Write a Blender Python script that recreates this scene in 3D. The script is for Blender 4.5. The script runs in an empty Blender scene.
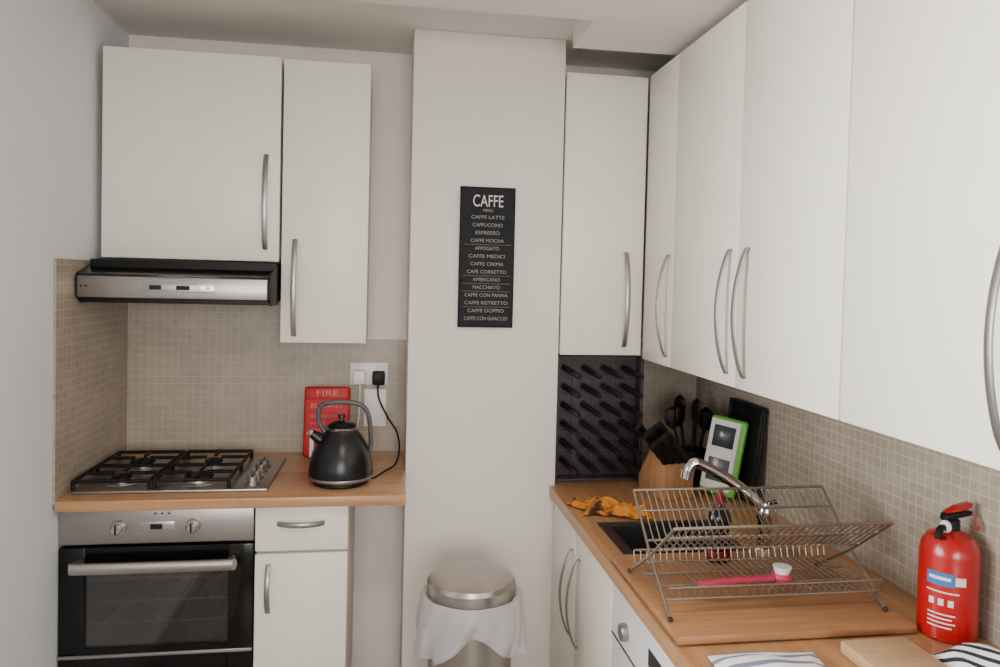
import bpy, bmesh, math, random
from mathutils import Vector, Matrix, noise
random.seed(4)
R=math.radians
def lin(c):
    r=[]
    for v in c:
        v/=255.0
        r.append(v/12.92 if v<=0.04045 else ((v+0.055)/1.055)**2.4)
    return (r[0],r[1],r[2],1.0)

# ------------------------------------------------------------ materials
def newmat(name):
    m=bpy.data.materials.new(name); m.use_nodes=True
    nt=m.node_tree; b=nt.nodes['Principled BSDF']
    return m,nt,b
def mat(name,col,rough=0.5,metal=0.0,var=0.06,scale=8.0,bump=0.0,stretch=(1,1,1),coat=0.0,spec=None,trans=0.0,emit=None):
    m,nt,b=newmat(name)
    c=lin(col)
    tc=nt.nodes.new('ShaderNodeTexCoord'); mp=nt.nodes.new('ShaderNodeMapping')
    mp.inputs['Scale'].default_value=stretch
    nz=nt.nodes.new('ShaderNodeTexNoise'); nz.inputs['Scale'].default_value=scale; nz.inputs['Detail'].default_value=5
    nt.links.new(tc.outputs['Object'],mp.inputs['Vector']); nt.links.new(mp.outputs[0],nz.inputs['Vector'])
    cr=nt.nodes.new('ShaderNodeValToRGB')
    cr.color_ramp.elements[0].position=0.3; cr.color_ramp.elements[1].position=0.7
    cr.color_ramp.elements[0].color=(c[0]*(1-var),c[1]*(1-var),c[2]*(1-var),1)
    cr.color_ramp.elements[1].color=(min(1,c[0]*(1+var)),min(1,c[1]*(1+var)),min(1,c[2]*(1+var)),1)
    nt.links.new(nz.outputs['Fac'],cr.inputs['Fac']); nt.links.new(cr.outputs['Color'],b.inputs['Base Color'])
    b.inputs['Roughness'].default_value=rough; b.inputs['Metallic'].default_value=metal
    if coat: b.inputs['Coat Weight'].default_value=coat
    if spec is not None: b.inputs['Specular IOR Level'].default_value=spec
    if trans: b.inputs['Transmission Weight'].default_value=trans
    if bump:
        bp=nt.nodes.new('ShaderNodeBump'); bp.inputs['Strength'].default_value=bump; bp.inputs['Distance'].default_value=0.002
        nt.links.new(nz.outputs['Fac'],bp.inputs['Height']); nt.links.new(bp.outputs[0],b.inputs['Normal'])
    return m
def wood(name,c1,c2,axis,rough=0.4,scale=1.0):
    m,nt,b=newmat(name)
    tc=nt.nodes.new('ShaderNodeTexCoord'); mp=nt.nodes.new('ShaderNodeMapping')
    s=[38*scale]*3; s[axis]=2.2*scale; mp.inputs['Scale'].default_value=s
    nz=nt.nodes.new('ShaderNodeTexNoise'); nz.inputs['Scale'].default_value=1.6; nz.inputs['Detail'].default_value=6; nz.inputs['Distortion'].default_value=0.6
    nt.links.new(tc.outputs['Object'],mp.inputs['Vector']); nt.links.new(mp.outputs[0],nz.inputs['Vector'])
    # staves
    sp=nt.nodes.new('ShaderNodeSeparateXYZ'); nt.links.new(tc.outputs['Object'],sp.inputs[0])
    cb=nt.nodes.new('ShaderNodeCombineXYZ')
    if axis==0: nt.links.new(sp.outputs['X'],cb.inputs[0]); nt.links.new(sp.outputs['Y'],cb.inputs[1])
    else: nt.links.new(sp.outputs['Y'],cb.inputs[0]); nt.links.new(sp.outputs['X'],cb.inputs[1])
    br=nt.nodes.new('ShaderNodeTexBrick'); br.inputs['Scale'].default_value=1; br.inputs['Brick Width'].default_value=0.5*1/scale; br.inputs['Row Height'].default_value=0.045
    br.inputs['Mortar Size'].default_value=0.0; br.inputs['Color1'].default_value=(0.35,0.35,0.35,1); br.inputs['Color2'].default_value=(0.65,0.65,0.65,1); br.inputs['Mortar'].default_value=(0.5,0.5,0.5,1)
    nt.links.new(cb.outputs[0],br.inputs['Vector'])
    mx=nt.nodes.new('ShaderNodeMix'); mx.data_type='FLOAT'; mx.inputs[0].default_value=0.35
    nt.links.new(nz.outputs['Fac'],mx.inputs[2]); nt.links.new(br.outputs['Color'],mx.inputs[3])
    cr=nt.nodes.new('ShaderNodeValToRGB'); cr.color_ramp.elements[0].position=0.33; cr.color_ramp.elements[1].position=0.66
    cr.color_ramp.elements[0].color=lin(c1); cr.color_ramp.elements[1].color=lin(c2)
    nt.links.new(mx.outputs[0],cr.inputs['Fac']); nt.links.new(cr.outputs['Color'],b.inputs['Base Color'])
    b.inputs['Roughness'].default_value=rough
    return m
def tile(name,horiz,c1,c2,grout,size=0.027):
    m,nt,b=newmat(name)
    tc=nt.nodes.new('ShaderNodeTexCoord'); sp=nt.nodes.new('ShaderNodeSeparateXYZ'); cb=nt.nodes.new('ShaderNodeCombineXYZ')
    nt.links.new(tc.outputs['Object'],sp.inputs[0])
    nt.links.new(sp.outputs[horiz],cb.inputs[0]); nt.links.new(sp.outputs['Z'],cb.inputs[1])
    br=nt.nodes.new('ShaderNodeTexBrick'); br.offset=0; br.squash=1
    br.inputs['Scale'].default_value=1; br.inputs['Brick Width'].default_value=size; br.inputs['Row Height'].default_value=size
    br.inputs['Mortar Size'].default_value=0.0015; br.inputs['Mortar Smooth'].default_value=0.2
    br.inputs['Color1'].default_value=lin(c1); br.inputs['Color2'].default_value=lin(c2); br.inputs['Mortar'].default_value=lin(grout)
    nt.links.new(cb.outputs[0],br.inputs['Vector'])
    nz=nt.nodes.new('ShaderNodeTexNoise'); nz.inputs['Scale'].default_value=9; nz.inputs['Detail'].default_value=6
    nt.links.new(tc.outputs['Object'],nz.inputs['Vector'])
    cr=nt.nodes.new('ShaderNodeValToRGB'); cr.color_ramp.elements[0].position=.3; cr.color_ramp.elements[1].position=.7
    cr.color_ramp.elements[0].color=(.84,.84,.84,1); cr.color_ramp.elements[1].color=(1.0,1.0,1.0,1)
    nt.links.new(nz.outputs['Fac'],cr.inputs['Fac'])
    mx=nt.nodes.new('ShaderNodeMix'); mx.data_type='RGBA'; mx.blend_type='MULTIPLY'; mx.inputs[0].default_value=1.0
    nt.links.new(br.outputs['Color'],mx.inputs[6]); nt.links.new(cr.outputs['Color'],mx.inputs[7])
    nt.links.new(mx.outputs[2],b.inputs['Base Color'])
    b.inputs['Roughness'].default_value=0.38
    bp=nt.nodes.new('ShaderNodeBump'); bp.invert=True; bp.inputs['Strength'].default_value=0.4; bp.inputs['Distance'].default_value=0.002
    nt.links.new(br.outputs['Fac'],bp.inputs['Height']); nt.links.new(bp.outputs[0],b.inputs['Normal'])
    return m
def stripes(name,c1,c2,freq,axis='X',ratio=0.5):
    m,nt,b=newmat(name)
    tc=nt.nodes.new('ShaderNodeTexCoord'); wv=nt.nodes.new('ShaderNodeTexWave')
    wv.bands_direction=axis; wv.inputs['Scale'].default_value=freq; wv.inputs['Distortion'].default_value=0.3
    cr=nt.nodes.new('ShaderNodeValToRGB'); cr.color_ramp.interpolation='CONSTANT'
    cr.color_ramp.elements[0].color=lin(c1); cr.color_ramp.elements[1].position=ratio; cr.color_ramp.elements[1].color=lin(c2)
    nt.links.new(tc.outputs['Object'],wv.inputs['Vector']); nt.links.new(wv.outputs['Fac'],cr.inputs['Fac']); nt.links.new(cr.outputs[0],b.inputs['Base Color'])
    b.inputs['Roughness'].default_value=0.9
    return m
def glassmat(name,tint,refl=0.08):
    m=bpy.data.materials.new(name); m.use_nodes=True; nt=m.node_tree; nt.nodes.clear()
    o=nt.nodes.new('ShaderNodeOutputMaterial'); t=nt.nodes.new('ShaderNodeBsdfTransparent'); g=nt.nodes.new('ShaderNodeBsdfGlossy')
    t.inputs[0].default_value=tint; g.inputs['Roughness'].default_value=0.03
    mx=nt.nodes.new('ShaderNodeMixShader'); f=nt.nodes.new('ShaderNodeFresnel'); f.inputs['IOR'].default_value=1.9
    nt.links.new(f.outputs[0],mx.inputs[0]); nt.links.new(t.outputs[0],mx.inputs[1]); nt.links.new(g.outputs[0],mx.inputs[2]); nt.links.new(mx.outputs[0],o.inputs[0])
    return m

M_wall=mat('wall_paint',(236,227,220),0.75,var=0.015,scale=3,bump=0.05)
M_wallL=mat('wall_paint_cool',(226,230,234),0.6,var=0.015,scale=3,bump=0.05)
M_ceil=mat('ceiling_paint',(226,220,216),0.8,var=0.01)
M_floor=wood('floor_laminate',(150,140,128),(190,182,170),1,0.35,0.5)
M_cab=mat('cabinet_cream',(240,234,221),0.38,var=0.018,scale=6,stretch=(14,14,0.7))
M_carc=mat('cabinet_carcass',(215,208,195),0.5,var=0.02)
M_handle=mat('brushed_nickel',(160,156,155),0.34,0.9,var=0.03)
M_steel=mat('brushed_steel',(180,173,168),0.3,0.95,var=0.06,scale=10,stretch=(1,1,30))
M_steelh=mat('brushed_steel_h',(162,156,152),0.36,0.9,var=0.06,scale=10,stretch=(1,1,30))
M_chrome=mat('chrome',(205,205,206),0.08,1.0,var=0.01)
M_wire=mat('rack_wire',(152,142,130),0.28,0.9,var=0.1)
M_black=mat('black_gloss',(10,10,12),0.15,spec=.35)
M_blackm=mat('black_matte',(14,13,14),0.5,spec=.3)
M_iron=mat('cast_iron',(10,10,11),0.55,bump=0.3,scale=60,spec=.3)
M_dgrey=mat('dark_grey_plastic',(42,39,42),0.45,spec=.3)
M_khandle=mat('kettle_handle_grey',(92,90,94),0.35,.3)
M_peg=mat('peg_grey',(30,27,31),0.4)
M_rackb=mat('rack_board',(72,64,66),0.6,spec=.3)
M_rackl=mat('rack_ribs',(96,88,90),0.6,spec=.3)
M_enamel=mat('oven_enamel',(58,56,58),0.3)  # grey raised so the oven interior looks lit; light put into the colour
M_woodL=wood('beech_worktop_x',(170,121,82),(200,155,113),0,0.33)
M_woodR=wood('beech_worktop_y',(162,114,76),(190,144,102),1,0.33)
M_board=wood('board_wood',(140,94,60),(170,122,82),0,0.5,1.3)
M_block=wood('block_wood',(150,104,66),(186,140,98),2,0.5,1.3)
M_board2=wood('board_wood_light',(190,152,112),(206,172,132),0,0.5,1.3)
M_tileB=tile('mosaic_back','X',(177,163,147),(170,155,139),(187,175,160))
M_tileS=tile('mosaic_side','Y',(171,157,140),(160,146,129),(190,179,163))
M_white=mat('white_plastic',(236,234,232),0.35,var=0.01)
M_red=mat('red_enamel',(170,8,14),0.28,coat=0.3)
M_dred=mat('dark_red',(110,10,16),0.4)
M_redp=mat('red_pouch',(190,14,24),0.5,scale=20,bump=0.3)
M_blue=mat('blue_label',(40,110,165),0.5)
M_txt=mat('sign_text_white',(150,148,142),0.7)
M_lab=mat('label_white',(220,214,210),0.6)
M_pk=mat('pouch_print',(226,130,130),0.6)
M_sign=mat('slate_sign',(32,32,36),0.7,var=0.25,scale=25,spec=.25)
M_signf=mat('sign_frame',(22,20,22),0.6,spec=.25)
M_green=mat('green_plastic',(98,170,60),0.35)
M_disp=mat('grey_display',(70,80,74),0.2)
M_kettle=mat('kettle_body',(12,13,17),0.3,spec=.45)
M_bag,nt,b=newmat('bin_liner_plastic'); b.inputs['Base Color'].default_value=lin((222,216,220)); b.inputs['Roughness'].default_value=0.35; b.inputs['Alpha'].default_value=0.55
M_glass=glassmat('oven_glass',(0.55,0.55,0.57,1))
M_pane=glassmat('window_glass',(0.97,0.98,0.98,1))
M_soap=mat('dark_soap',(18,14,16),0.15)
M_pink=mat('pink_plastic',(176,48,78),0.45)
M_towel=stripes('towel_stripes',(238,236,238),(120,128,150),9,'Y',0.72)
M_cloth2=stripes('cloth_bw',(236,236,238),(40,42,50),18,'DIAGONAL',0.6)
M_orange,nt,b=newmat('leopard_orange_cloth')
tc=nt.nodes.new('ShaderNodeTexCoord'); vz=nt.nodes.new('ShaderNodeTexNoise'); vz.inputs['Scale'].default_value=20; vz.inputs['Detail'].default_value=3
cr=nt.nodes.new('ShaderNodeValToRGB'); cr.color_ramp.elements[0].position=.38; cr.color_ramp.elements[0].color=lin((52,32,20)); cr.color_ramp.elements[1].position=.50; cr.color_ramp.elements[1].color=lin((206,126,34))
nt.links.new(tc.outputs['Object'],vz.inputs['Vector']); nt.links.new(vz.outputs['Fac'],cr.inputs['Fac']); nt.links.new(cr.outputs[0],b.inputs['Base Color']); b.inputs['Roughness'].default_value=.85
M_sill=mat('upvc',(240,240,240),0.3)

# ------------------------------------------------------------ mesh builder
class Ob:
    def __init__(s,name,room=False):
        s.name=name; s.bm=bmesh.new(); s.mats=[]; s.room=room
    def mi(s,m):
        if m not in s.mats: s.mats.append(m)
        return s.mats.index(m)
    def merge(s,t,m,M=None):
        i=s.mi(m)
        if M is not None: bmesh.ops.transform(t,matrix=M,verts=t.verts)
        bmesh.ops.recalc_face_normals(t,faces=t.faces)
        for f in t.faces: f.material_index=i; f.smooth=True
        me=bpy.data.meshes.new('tmp'); t.to_mesh(me); t.free()
        s.bm.from_mesh(me); bpy.data.meshes.remove(me)
    def box(s,x0,x1,y0,y1,z0,z1,m,bev=0.0,M=None,seg=2):
        t=bmesh.new(); bmesh.ops.create_cube(t,size=1)
        bmesh.ops.transform(t,matrix=Matrix.Translation(((x0+x1)/2,(y0+y1)/2,(z0+z1)/2))@Matrix.Diagonal((abs(x1-x0),abs(y1-y0),abs(z1-z0),1)),verts=t.verts)
        if bev>0: bmesh.ops.bevel(t,geom=list(t.edges),offset=bev,segments=seg,profile=0.5,affect='EDGES')
        s.merge(t,m,M); return s
    def lathe(s,prof,c,m,seg=40,M=None,mod=None):
        t=bmesh.new(); rings=[]
        for k,(r,z) in enumerate(prof):
            ring=[]
            for i in range(seg):
                a=2*math.pi*i/seg; rr=max(r,1e-5); zz=z
                if mod: rr,zz=mod(k,a,rr,zz)
                ring.append(t.verts.new((rr*math.cos(a),rr*math.sin(a),zz)))
            rings.append(ring)
        for k in range(len(rings)-1):
            for i in range(seg):
                j=(i+1)%seg
                t.faces.new((rings[k][i],rings[k][j],rings[k+1][j],rings[k+1][i]))
        bmesh.ops.remove_doubles(t,verts=t.verts,dist=4e-5)
        T=Matrix.Translation(c)
        s.merge(t,m,(T@M) if M is not None else T); return s
    def cyl(s,c,r,h,m,axis='Z',seg=28,bev=0.0):
        e=min(bev,r*0.5,h*0.4)
        prof=[(0,-h/2),(r-e,-h/2),(r,-h/2+e),(r,h/2-e),(r-e,h/2),(0,h/2)] if e>0 else [(0,-h/2),(r,-h/2),(r,h/2),(0,h/2)]
        M={'Z':Matrix.Identity(4),'X':Matrix.Rotation(R(90),4,'Y'),'Y':Matrix.Rotation(R(90),4,'X')}[axis]
        return s.lathe(prof,c,m,seg,M)
    def rod(s,a,b,r,m,seg=12,r2=None):
        a=Vector(a); b=Vector(b); d=b-a; L=d.length
        M=d.to_track_quat('Z','Y').to_matrix().to_4x4()
        r2=r if r2 is None else r2
        return s.lathe([(0,0),(r,0),(r2,L),(0,L)],a,m,seg,M)
    def tube(s,pts,r,m,seg=10,smooth=0,closed=False,flat=None,up=None):
        P=[Vector(p) for p in pts]
        if smooth:
            Q=[];n=len(P)
            rng=range(n) if closed else range(n-1)
            for i in rng:
                p0=P[(i-1)%n] if (closed or i>0) else P[0]; p1=P[i]; p2=P[(i+1)%n]; p3=P[(i+2)%n] if (closed or i+2<n) else P[-1]
                for k in range(smooth):
                    u=k/smooth
                    Q.append(0.5*((2*p1)+(-p0+p2)*u+(2*p0-5*p1+4*p2-p3)*u*u+(-p0+3*p1-3*p2+p3)*u**3))
            if not closed: Q.append(P[-1])
            P=Q
        t=bmesh.new(); n=len(P); rings=[]
        N=None
        for i in range(n):
            if closed: T=(P[(i+1)%n]-P[(i-1)%n]).normalized()
            else: T=(P[min(i+1,n-1)]-P[max(i-1,0)]).normalized()
            if N is None:
                ref=Vector(up) if up else Vector((0,0,1))
                if abs(T.dot(ref.normalized()))>0.95: ref=Vector((1,0,0)) if abs(T.x)<.8 else Vector((0,1,0))
                N=(ref-T*ref.dot(T)).normalized()
            else: N=(N-T*N.dot(T)).normalized()
            B=T.cross(N)
            rr=r[i*len(r)//n] if isinstance(r,(list,tuple)) else r
            fx,fy=flat if flat else (1,1)
            rings.append([t.verts.new(P[i]+N*(rr*fx*math.cos(2*math.pi*k/seg))+B*(rr*fy*math.sin(2*math.pi*k/seg))) for k in range(seg)])
        for i in range(n if closed else n-1):
            A=rings[i]; Bq=rings[(i+1)%n]
            for k in range(seg):
                j=(k+1)%seg; t.faces.new((A[k],A[j],Bq[j],Bq[k]))
        if not closed:
            t.faces.new(rings[0]); t.faces.new(rings[-1])
        s.merge(t,m); return s
    def prism(s,poly,a0,a1,m,axis='X',bev=0.0):
        t=bmesh.new()
        def mk(p,a):
            if axis=='X': return (a,p[0],p[1])
            if axis=='Y': return (p[0],a,p[1])
            return (p[0],p[1],a)
        A=[t.verts.new(mk(p,a0)) for p in poly]; B=[t.verts.new(mk(p,a1)) for p in poly]
        t.faces.new(A); t.faces.new(B); n=len(poly)
        for i in range(n): t.faces.new((A[i],A[(i+1)%n],B[(i+1)%n],B[i]))
        if bev>0: bmesh.ops.bevel(t,geom=list(t.edges),offset=bev,segments=2,profile=0.5,affect='EDGES')
        s.merge(t,m); return s
    def grid(s,nx,ny,fn,m,thick=0.003):
        t=bmesh.new()
        V=[[t.verts.new(fn(i/nx,j/ny)) for j in range(ny+1)] for i in range(nx+1)]
        for i in range(nx):
            for j in range(ny): t.faces.new((V[i][j],V[i+1][j],V[i+1][j+1],V[i][j+1]))
        if thick:
            bmesh.ops.recalc_face_normals(t,faces=t.faces)
            bmesh.ops.solidify(t,geom=list(t.faces),thickness=thick)
        s.merge(t,m); return s
    def text(s,body,size,M,m,ext=0.0004,align='CENTER',width=None):
        cu=bpy.data.curves.new('t','FONT'); cu.body=body; cu.size=size; cu.extrude=ext; cu.align_x=align; cu.align_y='CENTER'
        o=bpy.data.objects.new('t',cu); bpy.context.scene.collection.objects.link(o)
        dg=bpy.context.evaluated_depsgraph_get(); dg.update()
        me=bpy.data.meshes.new_from_object(o.evaluated_get(dg))
        t=bmesh.new(); t.from_mesh(me)
        if width and t.verts:
            xs=[v.co.x for v in t.verts]; w=max(xs)-min(xs)
            if w>0:
                k=width/w
                for v in t.verts: v.co.x*=k
        bpy.data.objects.remove(o); bpy.data.curves.remove(cu); bpy.data.meshes.remove(me)
        s.merge(t,m,M); return s
    def done(s):
        me=bpy.data.meshes.new(s.name)
        if not s.room:
            xs=[v.co for v in s.bm.verts]
            c=Vector(((min(v.x for v in xs)+max(v.x for v in xs))/2,(min(v.y for v in xs)+max(v.y for v in xs))/2,min(v.z for v in xs)))
            bmesh.ops.translate(s.bm,verts=s.bm.verts,vec=-c)
        else: c=Vector((0,0,0))
        s.bm.to_mesh(me); s.bm.free()
        me.set_sharp_from_angle(angle=R(32))
        for m in s.mats: me.materials.append(m)
        o=bpy.data.objects.new(s.name,me); o.location=c
        bpy.context.scene.collection.objects.link(o); return o

# ------------------------------------------------------------ key dims
XL,XR,YB,YF=-0.972,1.285,2.90,-2.0
ZH,ZC=2.452,2.362      # recess ceiling, main ceiling
YE=2.15
CX0,CX1,CY=0.066,0.612,2.60   # chimney column
ZWL,ZWR=0.895,0.83

# ------------------------------------------------------------ room shell
Ob('floor',True).box(XL-.1,XR+.1,YF-.1,YB+.1,-.05,0,M_floor).done()
Ob('wall_back',True).box(XL-.1,XR+.1,YB,YB+.1,0,ZH,M_wall).done()
Ob('wall_column',True).box(CX0,CX1,CY,YB,0,ZH,M_wall,0.004).done()
Ob('wall_right',True).box(XR,XR+.1,YF-.1,YB,0,ZH,M_wall).done()
w=Ob('wall_left',True)
wy0,wy1,wz0,wz1=0.15,1.55,0.95,2.15
w.box(XL-.1,XL,wy1,YB,0,ZH,M_wallL); w.box(XL-.1,XL,YF-.1,wy0,0,ZH,M_wallL)
w.box(XL-.1,XL,wy0,wy1,0,wz0,M_wallL); w.box(XL-.1,XL,wy0,wy1,wz1,ZH,M_wallL); w.done()
w=Ob('wall_front',True)
fx0,fx1,fz0,fz1=-0.7,1.0,0.85,2.15
w.box(XL,fx0,YF-.1,YF,0,ZH,M_wall); w.box(fx1,XR,YF-.1,YF,0,ZH,M_wall)
w.box(fx0,fx1,YF-.1,YF,0,fz0,M_wall); w.box(fx0,fx1,YF-.1,YF,fz1,ZH,M_wall); w.done()
c=Ob('ceiling',True)
c.box(XL-.1,XR+.1,YE,YB+.1,ZH,ZH+.08,M_ceil); c.box(XL-.1,XR+.1,YF-.1,YE,ZC,ZH+.08,M_ceil)
c.box(CX1-.02,XR+.1,YE,2.42,ZC+.004,ZH,M_ceil); c.done()
def window(name,a0,a1,z0,z1,p,axis):
    o=Ob(name,True); f=0.05
    def bx(u0,u1,v0,v1,m,t=0.03):
        if axis=='Y': o.box(p-t,p+t,u0,u1,v0,v1,m,0.004)
        else: o.box(u0,u1,p-t,p+t,v0,v1,m,0.004)
    bx(a0,a1,z0,z0+f,M_sill); bx(a0,a1,z1-f,z1,M_sill); bx(a0,a0+f,z0+f,z1-f,M_sill); bx(a1-f,a1,z0+f,z1-f,M_sill)
    mid=(a0+a1)/2; bx(mid-.03,mid+.03,z0+f,z1-f,M_sill); bx(a0+f,mid-.03,z0+f,z1-f,M_pane,0.003); bx(mid+.03,a1-f,z0+f,z1-f,M_pane,0.003)
    o.done()
window('window_1',wy0,wy1,wz0,wz1,XL-.05,'Y')
window('window_2',fx0,fx1,fz0,fz1,YF-.05,'X')
Ob('baseboard_left',True).box(XL,XL+.015,YF,2.3,0,.09,M_sill,0.003).done()
Ob('baseboard_front',True).box(XL+.015,XR,YF,YF+.015,0,.09,M_sill,0.003).done()

# splashbacks
Ob('wall_tiles_back',True).box(XL+.008,CX0,YB-.008,YB,ZWL-.01,1.335,M_tileB).box(XL+.008,-.368,YB-.008,YB,1.335,1.60,M_tileB).done()
Ob('wall_tiles_left',True).box(XL,XL+.008,2.30,YB,ZWL-.01,1.61,M_tileS).done()
Ob('wall_tiles_right',True).box(XR-.008,XR,.4,YB,ZWR-.01,1.335,M_tileS).box(CX1,XR-.008,YB-.008,YB,ZWR-.01,1.335,M_tileB).done()

# ------------------------------------------------------------ handles
def bow_handle(o,p0,p1,out,r=0.006,bow=0.034):
    p0=Vector(p0);p1=Vector(p1);out=Vector(out); n=18
    side=out.cross((p1-p0).normalized())
    pts=[p0.copy()]
    for i in range(n+1):
        u=i/n
        pts.append(p0.lerp(p1,u)+out*(0.006+bow*math.sin(math.pi*u)**0.75))
    pts.append(p1.copy())
    o.tube(pts,r,M_handle,seg=10,flat=(1.45,.6),up=tuple(side))

def wallcab_back(name,x0,x1,z0,z1,hx,hz0,hz1):
    o=Ob(name)
    o.box(x0+.003,x1-.003,2.612,YB-.01,z0+.004,z1-.004,M_carc,0.002)
    o.box(x0,x1,2.59,2.61,z0,z1,M_cab,0.004)
    bow_handle(o,(hx,2.59,hz0),(hx,2.59,hz1),(0,-1,0)); return o.done()
wallcab_back('wall_cabinet',-.950,-.380,1.622,2.318,-.425,1.665,1.985)
wallcab_back('wall_cabinet',-.372,-.080,1.345,2.314,-.326,1.37,1.70)
wallcab_back('wall_cabinet',CX1+.004,.922,1.312,2.334,.855,1.345,1.69)
def wallcab_right(y0,y1,hy,z0=1.30,z1=2.338):
    o=Ob('wall_cabinet')
    o.box(.947,XR-.01,y0+.002,y1-.002,z0+.004,z1-.004,M_carc,0.002)
    o.box(.925,.945,y0+.0015,y1-.0015,z0,z1,M_cab,0.004)
    bow_handle(o,(.925,hy,1.335),(.925,hy,1.675),(-1,0,0)); return o.done()
wallcab_right(2.312,2.585,2.345)
wallcab_right(1.852,2.310,1.895)
wallcab_right(1.388,1.850,1.795)
wallcab_right(0.924,1.386,0.968)
wallcab_right(0.460,0.922,0.880)

# ------------------------------------------------------------ left base run
o=Ob('worktop'); o.box(XL+.009,CX0-.004,2.295,2.598,.862,ZWL,M_woodL,0.004); o.box(XL+.009,CX0-.002,2.598,YB-.009,.862,ZWL,M_woodL); o.done()
# base cabinet with drawer
o=Ob('base_cabinet')
x0,x1=-.402,-.118
o.box(x0+.002,x1-.002,2.362,YB-.01,.10,.860,M_carc,0.002)
o.box(x0+.002,x1-.002,2.40,2.44,0,.10,M_carc)
o.box(x0,x1,2.34,2.36,.712,.855,M_cab,0.004)
o.box(x0,x1,2.34,2.36,.105,.703,M_cab,0.004)
bow_handle(o,(-.333,2.34,.80),(-.193,2.34,.80),(0,-1,0),0.0055,0.024)
bow_handle(o,(-.360,2.34,.52),(-.360,2.34,.67),(0,-1,0),0.0055,0.026)
o.done()
# oven
o=Ob('built_in_oven')
x0,x1=-.970,-.406
o.box(x0,x1,2.34,2.385,.748,.855,M_steelh,0.003)
o.box(x0,x1,2.36,YB-.01,.03,.27,M_carc)
o.box(x0,x0+.06,2.375,2.85,.27,.748,M_enamel); o.box(x1-.06,x1,2.375,2.85,.27,.748,M_enamel)
o.box(x0,x1,2.80,2.85,.27,.748,M_enamel); o.box(x0,x1,2.385,2.85,.748,.80,M_enamel); o.box(x0,x1,2.375,2.85,.27,.33,M_enamel)
dz0,dz1=.285,.740; gx0,gx1,gz0,gz1=x0+.075,x1-.075,.43,.675
o.box(x0,gx0,2.338,2.372,dz0,dz1,M_black,0.003); o.box(gx1,x1,2.338,2.372,dz0,dz1,M_black,0.003)
o.box(gx0,gx1,2.338,2.372,gz1,dz1,M_black); o.box(gx0,gx1,2.338,2.372,dz0,gz0,M_black)
o.box(gx0,gx1,2.346,2.350,gz0,gz1,M_glass)
o.box(x0,x1,2.333,2.338,.402,.412,M_steelh,0.001)
for z in (.47,.54,.61):
    o.rod((x0+.06,2.42,z),(x1-.06,2.42,z),.004,M_steel)
    for k in range(9):
        xx=x0+.1+k*.045; o.rod((xx,2.42,z),(xx,2.78,z),.002,M_steel,8)
o.tube([(x0+.065,2.34,.692),(x0+.060,2.30,.692),(x0+.085,2.293,.692),(x1-.085,2.293,.692),(x1-.060,2.30,.692),(x1-.065,2.34,.692)],.0135,M_steel,12,smooth=4,flat=(1.3,.8))
for xx in (-.80,-.585):
    o.cyl((xx,2.334,.800),.022,.012,M_steel,'Y',32,.002); o.cyl((xx,2.322,.800),.016,.026,M_steel,'Y',32,.003)
    o.box(xx-.0025,xx+.0025,2.306,2.312,.787,.815,M_blackm,0.001)
o.box(-.745,-.64,2.3385,2.341,.785,.815,M_steel,0.001)
o.box(-.71,-.675,2.337,2.340,.792,.808,M_blackm,0.001)
for k in range(3): o.box(-.70+k*.02,-.692+k*.02,2.3385,2.3405,.838,.842,M_blackm)
o.done()

# hob
o=Ob('gas_hob')
hx0,hx1,hy0,hy1=-.945,-.370,2.36,2.775
o.box(hx0,hx1,hy0,hy1,ZWL+.0005,ZWL+.010,M_steelh,0.004)
zb=ZWL+.010
for (bx,by,br) in ((-.835,2.465,.035),(-.835,2.665,.045),(-.60,2.465,.05),(-.60,2.665,.035)):
    o.lathe([(0,0),(br+.02,0),(br+.018,.003),(br,.005),(br,.010),(br-.004,.013),(0,.013)],(bx,by,zb),M_steel)
    o.lathe([(0,.013),(br-.006,.013),(br-.004,.016),(br-.008,.021),(0,.022)],(bx,by,zb),M_iron)
gz=zb+.027
for gxc in (-.835,-.600):
    a0,a1,b0,b1=gxc-.110,gxc+.110,2.375,2.76
    o.tube([(a0,b0,gz),(a1,b0,gz),(a1,b1,gz),(a0,b1,gz)],.0062,M_iron,8,smooth=0,closed=True)
    o.rod((a0,2.567,gz),(a1,2.567,gz),.006,M_iron)
    for by in (2.465,2.665):
        o.rod((a0,by,gz+.002),(gxc-.025,by,gz+.002),.006,M_iron); o.rod((gxc+.025,by,gz+.002),(a1,by,gz+.002),.006,M_iron)
        o.rod((gxc,by+.025,gz+.002),(gxc,by+.095,gz+.002),.006,M_iron); o.rod((gxc,by-.025,gz+.002),(gxc,by-.09,gz+.002),.006,M_iron)
    for ax in (a0,a1):
        for by in (b0,b1,2.567): o.rod((ax,by,zb),(ax,by,gz),.006,M_iron)
for k in range(4):
    y=2.415+k*.075
    o.cyl((-.425,y,zb+.004),.022,.008,M_steel,'Z',28,.001); o.cyl((-.425,y,zb+.016),.016,.022,M_steel,'Z',24,.003)
    o.box(-.428,-.422,y-.014,y+.014,zb+.026,zb+.029,M_blackm)
o.done()

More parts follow.
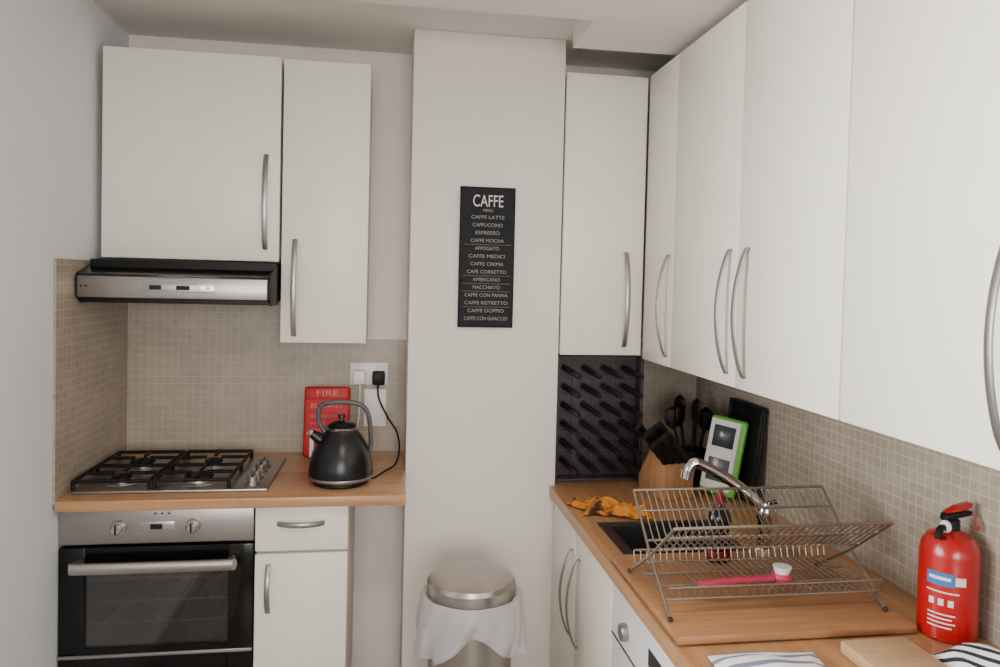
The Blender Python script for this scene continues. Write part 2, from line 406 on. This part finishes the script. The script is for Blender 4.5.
# hood
o=Ob('cooker_hood')
o.box(-.95,-.384,2.50,YB-.009,1.485,1.615,M_blackm,0.003)
o.prism([(2.585,1.617),(2.43,1.568),(2.43,1.560),(2.60,1.560)],-.955,-.386,M_black,'X')
o.box(-.957,-.389,2.422,2.50,1.494,1.561,M_steelh,0.003)
o.box(-.955,-.386,2.44,2.58,1.478,1.494,M_blackm,0.002)
o.prism([(2.60,1.618),(2.43,1.57),(2.420,1.55),(2.424,1.495),(2.46,1.475),(2.60,1.475)],-.390,-.381,M_blackm,'X',0.002)
o.prism([(2.60,1.618),(2.43,1.57),(2.420,1.55),(2.424,1.495),(2.46,1.475),(2.60,1.475)],-.962,-.955,M_blackm,'X',0.002)
o.box(-.77,-.55,2.4195,2.423,1.513,1.545,M_steel,0.001)
o.box(-.745,-.710,2.418,2.421,1.522,1.536,M_blackm); o.box(-.665,-.625,2.418,2.421,1.522,1.536,M_blackm)
for xx in (-.60,-.57): o.cyl((xx,2.420,1.529),.006,.006,M_white,'Y',14)
for xx in (-.945,-.93): o.cyl((xx,2.421,1.529),.003,.004,M_blackm,'Y',10)
o.done()

# kettle
kx,ky=-.150,2.455
o=Ob('kettle')
o.lathe([(0,0),(.088,0),(.092,.006),(.09,.016),(0,.018)],(kx,ky,ZWL+.0005),M_blackm)
o.lathe([(.0,.02),(.098,.02),(.104,.026),(.1055,.042),(.102,.072),(.093,.105),(.078,.138),(.062,.162),(.052,.174),(.050,.180),(0,.180)],(kx,ky,ZWL),M_kettle,48)
o.lathe([(.1045,.020),(.1060,.025),(.1062,.028),(.1055,.030)],(kx,ky,ZWL),M_handle,48)
o.lathe([(.052,.178),(.054,.182),(.050,.186),(.046,.187)],(kx,ky,ZWL),M_chrome,48)
o.lathe([(.05,.186),(.042,.196),(.022,.204),(.008,.206),(.007,.214),(.013,.218),(.012,.226),(0,.228)],(kx,ky,ZWL),M_kettle,36)
o.rod((kx-.052,ky-.01,ZWL+.135),(kx-.100,ky-.02,ZWL+.172),.024,M_kettle,20,.012)
o.rod((kx-.096,ky-.0185,ZWL+.168),(kx-.102,ky-.0205,ZWL+.174),.0135,M_chrome,20)
o.tube([(kx-.050,ky,ZWL+.165),(kx-.075,ky,ZWL+.205),(kx-.068,ky,ZWL+.255),(kx-.02,ky,ZWL+.267),(kx+.05,ky,ZWL+.262),(kx+.082,ky,ZWL+.235),(kx+.094,ky,ZWL+.175),(kx+.096,ky,ZWL+.12),(kx+.088,ky,ZWL+.10)],.0095,M_khandle,12,smooth=6,flat=(1.4,.85),up=(0,1,0))
o.done()
# sockets + plugs + cable
o=Ob('wall_socket')
yw=YB-.008
o.box(-.148,-.002,yw-.010,yw,1.158,1.246,M_white,0.003)
for xx in (-.112,-.040): o.box(xx-.006,xx+.006,yw-.013,yw-.009,1.225,1.238,M_white,0.001)
o.done()
o=Ob('wall_socket'); o.box(-.092,-.006,yw-.010,yw,.995,1.142,M_white,0.003)
o.box(-.03,-.018,yw-.013,yw-.009,1.07,1.09,M_white,0.001); o.box(-.07,-.05,yw-.013,yw-.009,1.06,1.10,M_white,0.001); o.done()
o=Ob('white_plug'); o.box(-.135,-.088,yw-.045,yw-.0105,1.165,1.218,M_white,0.006); o.tube([(-.11,yw-.03,1.167),(-.108,yw-.035,1.14),(-.11,yw-.02,1.07),(-.115,yw-.015,1.0),(-.12,yw-.02,.902)],.003,M_white,8,smooth=5); o.done()
o=Ob('kettle_power_cord')
o.box(-.062,-.014,yw-.05,yw-.0105,1.162,1.215,M_blackm,0.007)
o.tube([(-.04,yw-.035,1.165),(-.035,yw-.045,1.11),(.0,yw-.06,1.04),(.035,yw-.09,.99),(.045,yw-.16,.94),(.03,yw-.24,.904),(-.01,yw-.33,.9000),(-.035,2.50,.900),(-.050,2.475,.900)],.0035,M_blackm,8,smooth=8)
o.done()
# fire blanket pouch
o=Ob('fire_blanket')
Mt=Matrix.Translation((-.228,2.800,ZWL+.003))@Matrix.Rotation(R(-9),4,'X')
o.box(-.085,.085,-.014,.014,0,.262,M_redp,0.010,Mt,3)
o.box(-.078,.078,-.018,-.013,.215,.258,M_redp,0.003,Mt)
TX=Matrix.Rotation(R(90),4,'X')
for i,(tx,sz,wd) in enumerate((('FIRE',.030,.08),('BLANKET',.026,.12),('PULL TABS DOWN',.014,.12),('IN CASE OF FIRE',.014,.12),('KEEP CLEAR',.014,.1))):
    o.text(tx,sz,Mt@Matrix.Translation((0,-.0155 if i>0 else -.0190,(.237,.190,.15,.125,.10)[i]))@TX,M_pk,width=wd)
o.box(-.06,-.045,-.017,-.013,.0,.08,M_white,0.001,Mt); o.box(.045,.06,-.017,-.013,.0,.08,M_white,0.001,Mt)
o.done()

# sign
o=Ob('cafe_menu_sign')
sx,sz,sw,sh=.338,1.658,.198,.50
o.box(sx-sw/2,sx+sw/2,CY-.018,CY-.001,sz-sh/2,sz+sh/2,M_signf,0.002)
o.box(sx-sw/2+.006,sx+sw/2-.006,CY-.0195,CY-.017,sz-sh/2+.006,sz+sh/2-.006,M_sign)
yt=CY-.0199
o.text('CAFFE',.060,Matrix.Translation((sx,yt,sz+sh/2-.052))@TX,M_lab,width=.108)
o.text('MENU',.014,Matrix.Translation((sx,yt,sz+sh/2-.084))@TX,M_txt,width=.035)
lines=['CAFFE LATTE','CAPPUCCINO','ESPRESSO','CAFFE MOCHA','AFFOGATO','CAFFE MEDICI','CAFFE CREMA','CAFE CORRETTO','AMERICANO','MACCHIATO','CAFFE CON PANNA','CAFFE RISTRETTO','CAFFE DOPPIO','CAFFE CON GHIACCIO']
for i,t in enumerate(lines):
    z=sz+sh/2-.108-i*.0277
    o.text(t,.0175,Matrix.Translation((sx,yt,z))@TX,M_txt,width=min(.155,.0108*len(t)))
    if i in (3,7,8,9,11): o.box(sx-.085,sx+.085,CY-.0200,CY-.0194,z-.0142,z-.0134,M_txt)
o.done()

# bin
bx,by=.260,2.17
o=Ob('pedal_bin')
o.lathe([(0,0),(.128,0),(.130,.01),(.130,.03),(.126,.035),(.126,.60),(.128,.625),(0,.625)],(bx,by,0),M_steel,56)
o.lathe([(.133,.012),(.136,.0),(.136,.03),(.131,.034)],(bx,by,0),M_blackm,56)
o.lathe([(.131,.630),(.134,.634),(.134,.668),(.126,.680),(.09,.690),(.04,.695),(0,.696)],(bx,by,0),M_steel,56)
o.box(bx-.03,bx+.03,by-.17,by-.12,.012,.022,M_blackm,0.003)
o.box(bx-.04,bx+.04,by+.11,by+.15,.58,.66,M_blackm,0.004)
binob=o.done()
o=Ob('liner')
def bagmod(k,a,r,z):
    f=k/9.0
    w=0.009*f*math.sin(7*a+1.3*k*.3)+0.006*f*math.sin(15*a+.6*k)+0.012*f*noise.noise(Vector((math.cos(a)*2,math.sin(a)*2,k*.3)))
    side=abs(math.cos(a))
    w+=.010*side*f
    return r+w, z-(f*(.10*side**1.5-.035+.012*math.sin(5*a)) if k>2 else 0)
prof=[(.131,.628),(.142,.640),(.149,.628),(.153,.605),(.156,.585),(.158,.565),(.157,.55),(.154,.535),(.150,.52),(.146,.51)]
o.lathe(prof,(bx,by,0),M_bag,96,mod=bagmod); lo=o.done()
lo.parent=binob; lo.matrix_parent_inverse=Matrix.Translation(-binob.location)

# ------------------------------------------------------------ right base run
WX=.592
sx0,sx1,sy0,sy1=.66,1.00,1.50,2.16
o=Ob('worktop')
for (a,b_,c_,d_) in ((WX,XR-.009,.42,sy0),(WX,XR-.009,sy1,CY-.002),(WX,sx0,sy0,sy1),(sx1,XR-.009,sy0,sy1),(CX1+.002,XR-.009,CY-.002,YB-.009)):
    o.box(a,b_,c_,d_,ZWR-.038,ZWR,M_woodR)
o.done()
o=Ob('kitchen_sink')
e=.012
o.box(sx0-e,sx1+e,sy0-e,sy0+.02,ZWR+.0005,ZWR+.004,M_dgrey,.001); o.box(sx0-e,sx1+e,sy1-.02,sy1+e,ZWR+.0005,ZWR+.004,M_dgrey,.001)
o.box(sx0-e,sx0+.02,sy0+.02,sy1-.02,ZWR+.0005,ZWR+.004,M_dgrey,.001); o.box(sx1-.02,sx1+e,sy0+.02,sy1-.02,ZWR+.0005,ZWR+.004,M_dgrey,.001)
o.box(sx0+.015,sx0+.02,sy0+.02,sy1-.02,ZWR-.16,ZWR,M_dgrey); o.box(sx1-.02,sx1-.015,sy0+.02,sy1-.02,ZWR-.16,ZWR,M_dgrey)
o.box(sx0+.02,sx1-.02,sy0+.015,sy0+.02,ZWR-.16,ZWR,M_dgrey); o.box(sx0+.02,sx1-.02,sy1-.02,sy1-.015,ZWR-.16,ZWR,M_dgrey)
o.box(sx0+.015,sx1-.015,sy0+.015,sy1-.015,ZWR-.165,ZWR-.16,M_dgrey)
o.cyl((.83,1.98,ZWR-.158),.04,.005,M_chrome); o.done()
def basecab(name,y0,y1,hy=None):
    o=Ob(name)
    o.box(.632,.65,y0+.002,y1-.002,.10,.788,M_carc); o.box(.65,XR-.01,y0+.002,y1-.002,.10,.64,M_carc); o.box(.66,XR-.01,y0+.002,y1-.002,0,.10,M_carc)
    o.box(.608,.628,y0+.001,y1-.001,.105,.785,M_cab,0.003)
    if hy: bow_handle(o,(.608,hy,.42),(.608,hy,.70),(-1,0,0))
    return o.done()
basecab('base_cabinet',2.262,2.597,2.305)
basecab('base_cabinet',1.882,2.260,2.215)
basecab('base_cabinet',.42,1.276,1.20)
o=Ob('washing_machine')
o.box(.64,XR-.02,1.282,1.878,.01,.64,M_white,.004)
o.box(.610,.64,1.282,1.878,.10,.785,M_white,.006); o.box(.64,.66,1.282,1.878,.64,.785,M_white)
o.lathe([(.15,0),(.19,0),(.195,.01),(.185,.022),(.155,.022),(.15,.01)],(.610,1.58,.40),M_steel,48,Matrix.Rotation(R(-90),4,'Y'))
o.lathe([(0,.002),(.152,.002),(.12,.02),(0,.03)],(.610,1.58,.40),M_black,48,Matrix.Rotation(R(-90),4,'Y'))
o.cyl((.602,1.76,.690),.022,.018,M_handle,'X',32,.003)
o.box(.6085,.611,1.42,1.60,.69,.73,M_dgrey,.001)
o.box(.6085,.611,1.284,1.876,.635,.640,M_dgrey); o.done()

# wine rack (back board with rows of long pegs)
o=Ob('wine_rack')
o.box(.617,.955,2.70,2.72,ZWR+.001,1.300,M_rackb,0.003)
o.box(.617,.629,2.64,2.72,ZWR+.001,1.300,M_rackb,.002); o.box(.943,.955,2.64,2.72,ZWR+.001,1.300,M_rackb,.002); o.box(.629,.943,2.64,2.72,ZWR+.001,ZWR+.012,M_rackb,.002)
for r_ in range(6):
    for c_ in range(4):
        x=.656+c_*.078; z=.905+r_*.070
        a=Vector((x,2.70,z)); b=Vector((x+.022,2.545,z-.016))
        o.tube([a,a.lerp(b,.5),b,b+Vector((.001,-.006,-.001))],[.0115,.0115,.0105,.008],M_peg,14)
        o.cyl((x,2.697,z),.016,.006,M_peg,'Y',20)
    o.box(.629,.943,2.692,2.701,.905+r_*.070+.033,.905+r_*.070+.037,M_rackl,.001)
for c_ in range(3): o.box(.6930+c_*.078,.6970+c_*.078,2.692,2.701,ZWR+.012,1.30,M_rackl,.001)
o.done()

# orange cloth
o=Ob('dish_cloth')
def cl(u,v):
    x=.618+.21*u+.02*math.sin(5*v); y=2.21+.14*v+.03*math.sin(4*u+1)
    h=abs(noise.noise(Vector((u*4,v*4,1.3))))*.045+abs(noise.noise(Vector((u*9,v*9,4))))*.022
    ed=min(u,1-u,v,1-v)*6
    return (x,y,ZWR+.006+h*min(1,ed+.2))
o.grid(36,28,cl,M_orange,.002); o.done()

# knife block
o=Ob('knife_block')
Mk=Matrix.Translation((.985,2.47,ZWR+.0005))@Matrix.Rotation(R(14),4,'Z')
o.prism([(-.08,0),(.08,0),(.08,.06),(.01,.165),(-.08,.120)],-.06,.06,M_block,'X',0.003)
bmesh.ops.transform(o.bm,matrix=Mk,verts=o.bm.verts)
dirv=Vector((-.50,-.40,.55)).normalized()
for i in range(4):
    for j in range(3):
        p=Mk@Vector((-.042+.028*i,-.060+.032*j,.125+.016*j))
        q=p+dirv*(.120+.02*((i+j)%3))
        o.tube([p,p.lerp(q,.5)+Vector((0,0,.004)),q],.012,M_blackm,8,smooth=4,flat=(1.35,.85))
o.done()
# utensil pot
o=Ob('utensil_pot')
ux,uy=1.135,2.60
o.lathe([(0,0),(.05,0),(.055,.01),(.058,.13),(.055,.13),(.052,.012),(0,.01)],(ux,uy,ZWR+.0005),M_blackm,32)
for i in range(7):
    a=i*.95; dx,dy=.03*math.cos(a),.03*math.sin(a)
    o.rod((ux+dx*.5,uy+dy*.5,ZWR+.015),(ux+dx*2.0-.01,uy+dy*1.6,ZWR+.22+.02*(i%3)),.005,M_blackm,8)
    c=Vector((ux+dx*2.1-.01,uy+dy*1.7,ZWR+.245+.02*(i%3)))
    o.lathe([(0,-.045),(.022,-.03),(.032,0),(.026,.03),(0,.045)],c,M_blackm,16,Matrix.Rotation(a,4,'Z')@Matrix.Diagonal((1,.35,1,1)))
o.done()
# scale + tray leaning on the right wall
o=Ob('serving_tray')
Mt=Matrix.Translation((1.232,2.41,ZWR+.003))@Matrix.Rotation(R(6),4,'Y')
o.box(-.010,.004,-.12,.12,0,.335,M_blackm,.006,Mt); o.box(-.020,-.008,-.12,-.105,.01,.325,M_blackm,.004,Mt); o.box(-.020,-.008,.105,.12,.01,.325,M_blackm,.004,Mt); o.box(-.020,-.008,-.12,.12,.320,.335,M_blackm,.004,Mt)
o.done()
o=Ob('kitchen_scale')
Mt=Matrix.Translation((1.145,2.40,ZWR+.012))@Matrix.Rotation(R(-42),4,'Z')@Matrix.Rotation(R(-7),4,'X')@Matrix.Rotation(R(7),4,'Y')
o.box(-.064,.064,-.012,.012,.005,.275,M_green,.010,Mt,3)
o.box(-.060,.044,-.016,-.010,.02,.265,M_lab,.004,Mt)
o.box(-.045,.03,-.018,-.015,.17,.245,M_dgrey,.002,Mt)
o.box(-.03,.015,-.0195,-.0175,.195,.225,M_disp,.001,Mt)
o.box(-.045,.03,-.018,-.015,.05,.13,M_disp,.002,Mt)
o.done()

# tap
o=Ob('kitchen_tap')
tx,ty=1.055,1.90
o.lathe([(0,0),(.03,0),(.03,.008),(.022,.014),(.021,.09),(.024,.095),(.024,.125),(.015,.14),(0,.142)],(tx,ty,ZWR+.0005),M_chrome,32)
o.tube([(tx,ty,ZWR+.11),(tx-.04,ty+.01,ZWR+.155),(tx-.10,ty+.03,ZWR+.20),(tx-.17,ty+.045,ZWR+.236),(tx-.195,ty+.05,ZWR+.240),(tx-.21,ty+.052,ZWR+.218)],.0155,M_chrome,16,smooth=6)
o.rod((tx-.21,ty+.052,ZWR+.222),(tx-.214,ty+.053,ZWR+.198),.018,M_chrome,20)
o.rod((tx,ty,ZWR+.135),(tx+.0,ty-.07,ZWR+.165),.007,M_chrome,12)
o.done()

# chopping boards
ZB=ZWR+.0045
o=Ob('chopping_board'); o.box(.596,1.140,1.402,1.86,ZB,ZB+.018,M_board,.004); o.done()
o=Ob('chopping_board'); o.box(.922,1.070,1.03,1.350,ZWR+.0005,ZWR+.028,M_board2,.005); o.done()

# soap bottle
o=Ob('dish_soap_bottle')
zt=ZB+.0185
o.lathe([(0,0),(.030,0),(.034,.006),(.034,.05),(.026,.075),(.033,.105),(.030,.125),(.014,.145),(.013,.155),(0,.155)],(.865,1.79,zt),M_soap,32,Matrix.Diagonal((1,.7,1,1)))
o.lathe([(.0345,.012),(.0350,.014),(.0350,.030),(.0345,.032)],(.865,1.79,zt),M_dred,32,Matrix.Diagonal((1,.7,1,1)))
o.lathe([(0,.153),(.013,.153),(.013,.173),(.008,.177),(.006,.193),(0,.194)],(.865,1.79,zt),M_dred,24)
o.done()

# dish rack
o=Ob('dish_drying_rack')
rx0,rx1=.606,1.112
yf,yb=1.468,1.725
zf=zt
h=.205
r1,r2=.0036,.0016
mid=((yf+yb)/2,zf+.095)
ft=(yf-.012,zf+h); bt=(yb,zf+h+.005); ff=(yf,zf+.004); fb=(yb+.01,zf+.004)
for x in (rx0,rx1):
    o.tube([(x,bt[0],bt[1]),(x,mid[0],mid[1]),(x,ff[0],ff[1])],r1,M_wire,8)
    o.tube([(x,ft[0],ft[1]),(x,mid[0],mid[1]),(x,fb[0],fb[1])],r1,M_wire,8)
    for p in (ff,fb): o.lathe([(0,-.006),(.005,-.004),(.006,0),(.005,.004),(0,.006)],(x,p[0],p[1]+.002),M_dgrey,12)
for p in (bt,ft): o.rod((rx0,p[0],p[1]),(rx1,p[0],p[1]),r1,M_wire,8)
def lerp2(a,b,u): return (a[0]+(b[0]-a[0])*u,a[1]+(b[1]-a[1])*u)
nW=30
for (top) in (bt,ft):
    low=lerp2(top,mid,.78)
    for u in (.33,.78):
        p=lerp2(top,mid,u); o.rod((rx0,p[0],p[1]),(rx1,p[0],p[1]),r1*.8,M_wire,8)
    for i in range(1,nW):
        x=rx0+(rx1-rx0)*i/nW
        o.rod((x,top[0],top[1]),(x,low[0],low[1]),r2,M_wire,6)
l1=lerp2(bt,mid,.78); l2=lerp2(ft,mid,.78)
for i in range(1,nW):
    x=rx0+(rx1-rx0)*i/nW; o.rod((x,l1[0],l1[1]),(x,l2[0],l2[1]),r2,M_wire,6)
zl=zf+.038
ly0=mid[0]-.105; ly1=mid[0]+.105
for y in (ly0,ly0+.07,ly0+.14,ly1): o.rod((rx0-.003,y,zl),(rx1+.003,y,zl),r1*.8,M_wire,8)
for i in range(0,nW+1):
    x=rx0+(rx1-rx0)*i/nW
    o.tube([(x,ly0-.008,zl+.028),(x,ly0,zl),(x,ly1,zl),(x,ly1+.008,zl+.028)],r2,M_wire,6)
o.rod((rx0,ly0-.008,zl+.028),(rx1,ly0-.008,zl+.028),r1*.8,M_wire,8); o.rod((rx0,ly1+.008,zl+.028),(rx1,ly1+.008,zl+.028),r1*.8,M_wire,8)
o.done()
# pink brush on lower tier
o=Ob('washing_up_brush')
zq=zl+.014
o.tube([(.70,1.53,zq),(.79,1.54,zq+.002),(.88,1.545,zq+.002)],.0085,M_pink,10,smooth=4,flat=(.8,1.4))
o.lathe([(0,-.012),(.020,-.010),(.024,0),(.020,.008),(0,.010)],(.905,1.547,zq+.004),M_pink,20)
o.lathe([(.0,0),(.016,0),(.021,.016),(.0,.018)],(.905,1.547,zq+.012),M_lab,20)
o.done()

# extinguisher
ex,ey=1.209,1.402
o=Ob('fire_extinguisher')
Z=ZWR+.0005
o.lathe([(0,0),(.052,0),(.058,.006),(.058,.180),(.055,.200),(.043,.218),(.022,.227),(.018,.230),(0,.230)],(ex,ey,Z),M_red,48)
def patch(a0,a1,z0,z1,m,r=.0586,n=14):
    def fn(u,v):
        a=a0+(a1-a0)*u; return (ex+r*math.cos(a),ey+r*math.sin(a),Z+z0+(z1-z0)*v)
    o.grid(n,1,fn,m,0)
patch(R(188),R(240),.122,.150,M_blue,.0588); patch(R(193),R(234),.134,.141,M_lab,.0590)
patch(R(242),R(262),.126,.144,M_lab)
for k in range(3): patch(R(194+k*18),R(204+k*18),.080,.094,M_lab)
for k in range(4): patch(R(192),R(244-6*(k%2)),.060-k*.009,.063-k*.009,M_lab)
patch(R(188),R(250),.107,.110,M_lab)
o.cyl((ex,ey,Z+.238),.018,.03,M_blackm,'Z',24,.003)
o.cyl((ex-.022,ey-.012,Z+.240),.013,.010,M_white,'X',20,.002)
o.prism([(ex-.020,Z+.250),(ex+.040,Z+.260),(ex+.046,Z+.270),(ex+.02,Z+.268),(ex-.018,Z+.264)],ey-.010,ey+.010,M_blackm,'Y',.002)
o.prism([(ex-.018,Z+.266),(ex+.01,Z+.280),(ex+.045,Z+.288),(ex+.042,Z+.276),(ex+.01,Z+.270)],ey-.010,ey+.010,M_red,'Y',.002)
o.tube([(ex-.02,ey-.01,Z+.237),(ex-.042,ey-.02,Z+.238),(ex-.050,ey-.026,Z+.218)],.007,M_blackm,10,smooth=4)
o.tube([(ex+.03,ey,Z+.268),(ex+.05,ey-.01,Z+.258),(ex+.05,ey-.02,Z+.235),(ex+.03,ey-.02,Z+.24)],.002,M_red,8,smooth=4)
o.done()

# towels
def clothfn(x0,x1,y0,y1,amp,fr):
    def f(u,v):
        h=amp*(.5+.5*noise.noise(Vector((u*fr,v*fr,7.1))))+amp*.5*abs(math.sin(v*9+u*2))
        e=min(1,min(u,1-u,v,1-v)*7+.15)
        return (x0+(x1-x0)*u+.006*math.sin(6*v),y0+(y1-y0)*v+.008*math.sin(5*u),ZWR+.006+h*e)
    return f
o=Ob('tea_towel'); o.grid(30,30,clothfn(.64,.86,1.05,1.352,.014,3),M_towel,.003); o.done()
o=Ob('tea_towel'); o.grid(30,30,clothfn(1.085,1.255,.98,1.305,.036,3),M_cloth2,.003); o.done()

# ------------------------------------------------------------ lights
def area(name,loc,rot,sx,sy,power,col):
    l=bpy.data.lights.new(name,'AREA'); l.shape='RECTANGLE'; l.size=sx; l.size_y=sy; l.energy=power; l.color=col
    o=bpy.data.objects.new(name,l); o.location=loc; o.rotation_euler=rot; bpy.context.scene.collection.objects.link(o)
area('daylight_window_left',(XL-.35,.85,1.6),(0,R(-90),0),1.3,1.5,150,(.97,.985,1.0))
area('daylight_window_front',(.15,YF-.4,1.6),(R(90),0,0),1.9,1.5,165,(1.0,.98,.96))
l=bpy.data.lights.new('ceiling_fill','AREA'); l.shape='DISK'; l.size=.35; l.energy=14; l.color=(1,.90,.80)  # added overhead fill light, out of view; no known fixture behind it
lo=bpy.data.objects.new('ceiling_fill',l); lo.location=(.15,.6,ZC-.03); bpy.context.scene.collection.objects.link(lo)
wd=bpy.data.worlds.new('World'); bpy.context.scene.world=wd; wd.use_nodes=True
nt=wd.node_tree; bg=nt.nodes['Background']; sky=nt.nodes.new('ShaderNodeTexSky'); sky.sky_type='NISHITA'; sky.sun_disc=False; sky.sun_elevation=R(40)
nt.links.new(sky.outputs[0],bg.inputs[0]); bg.inputs[1].default_value=.15

# ------------------------------------------------------------ camera
cam=bpy.data.cameras.new('camera'); cam.sensor_width=36; cam.lens=26.28; cam.shift_y=-.0306; cam.clip_start=.02
co=bpy.data.objects.new('camera',cam); bpy.context.scene.collection.objects.link(co)
co.matrix_world=Matrix.Translation((0,0,1.57))@Matrix.Rotation(R(-8.57),4,'Z')@Matrix.Rotation(R(88.4),4,'X')@Matrix.Rotation(.024,4,'Z')
bpy.context.scene.camera=co
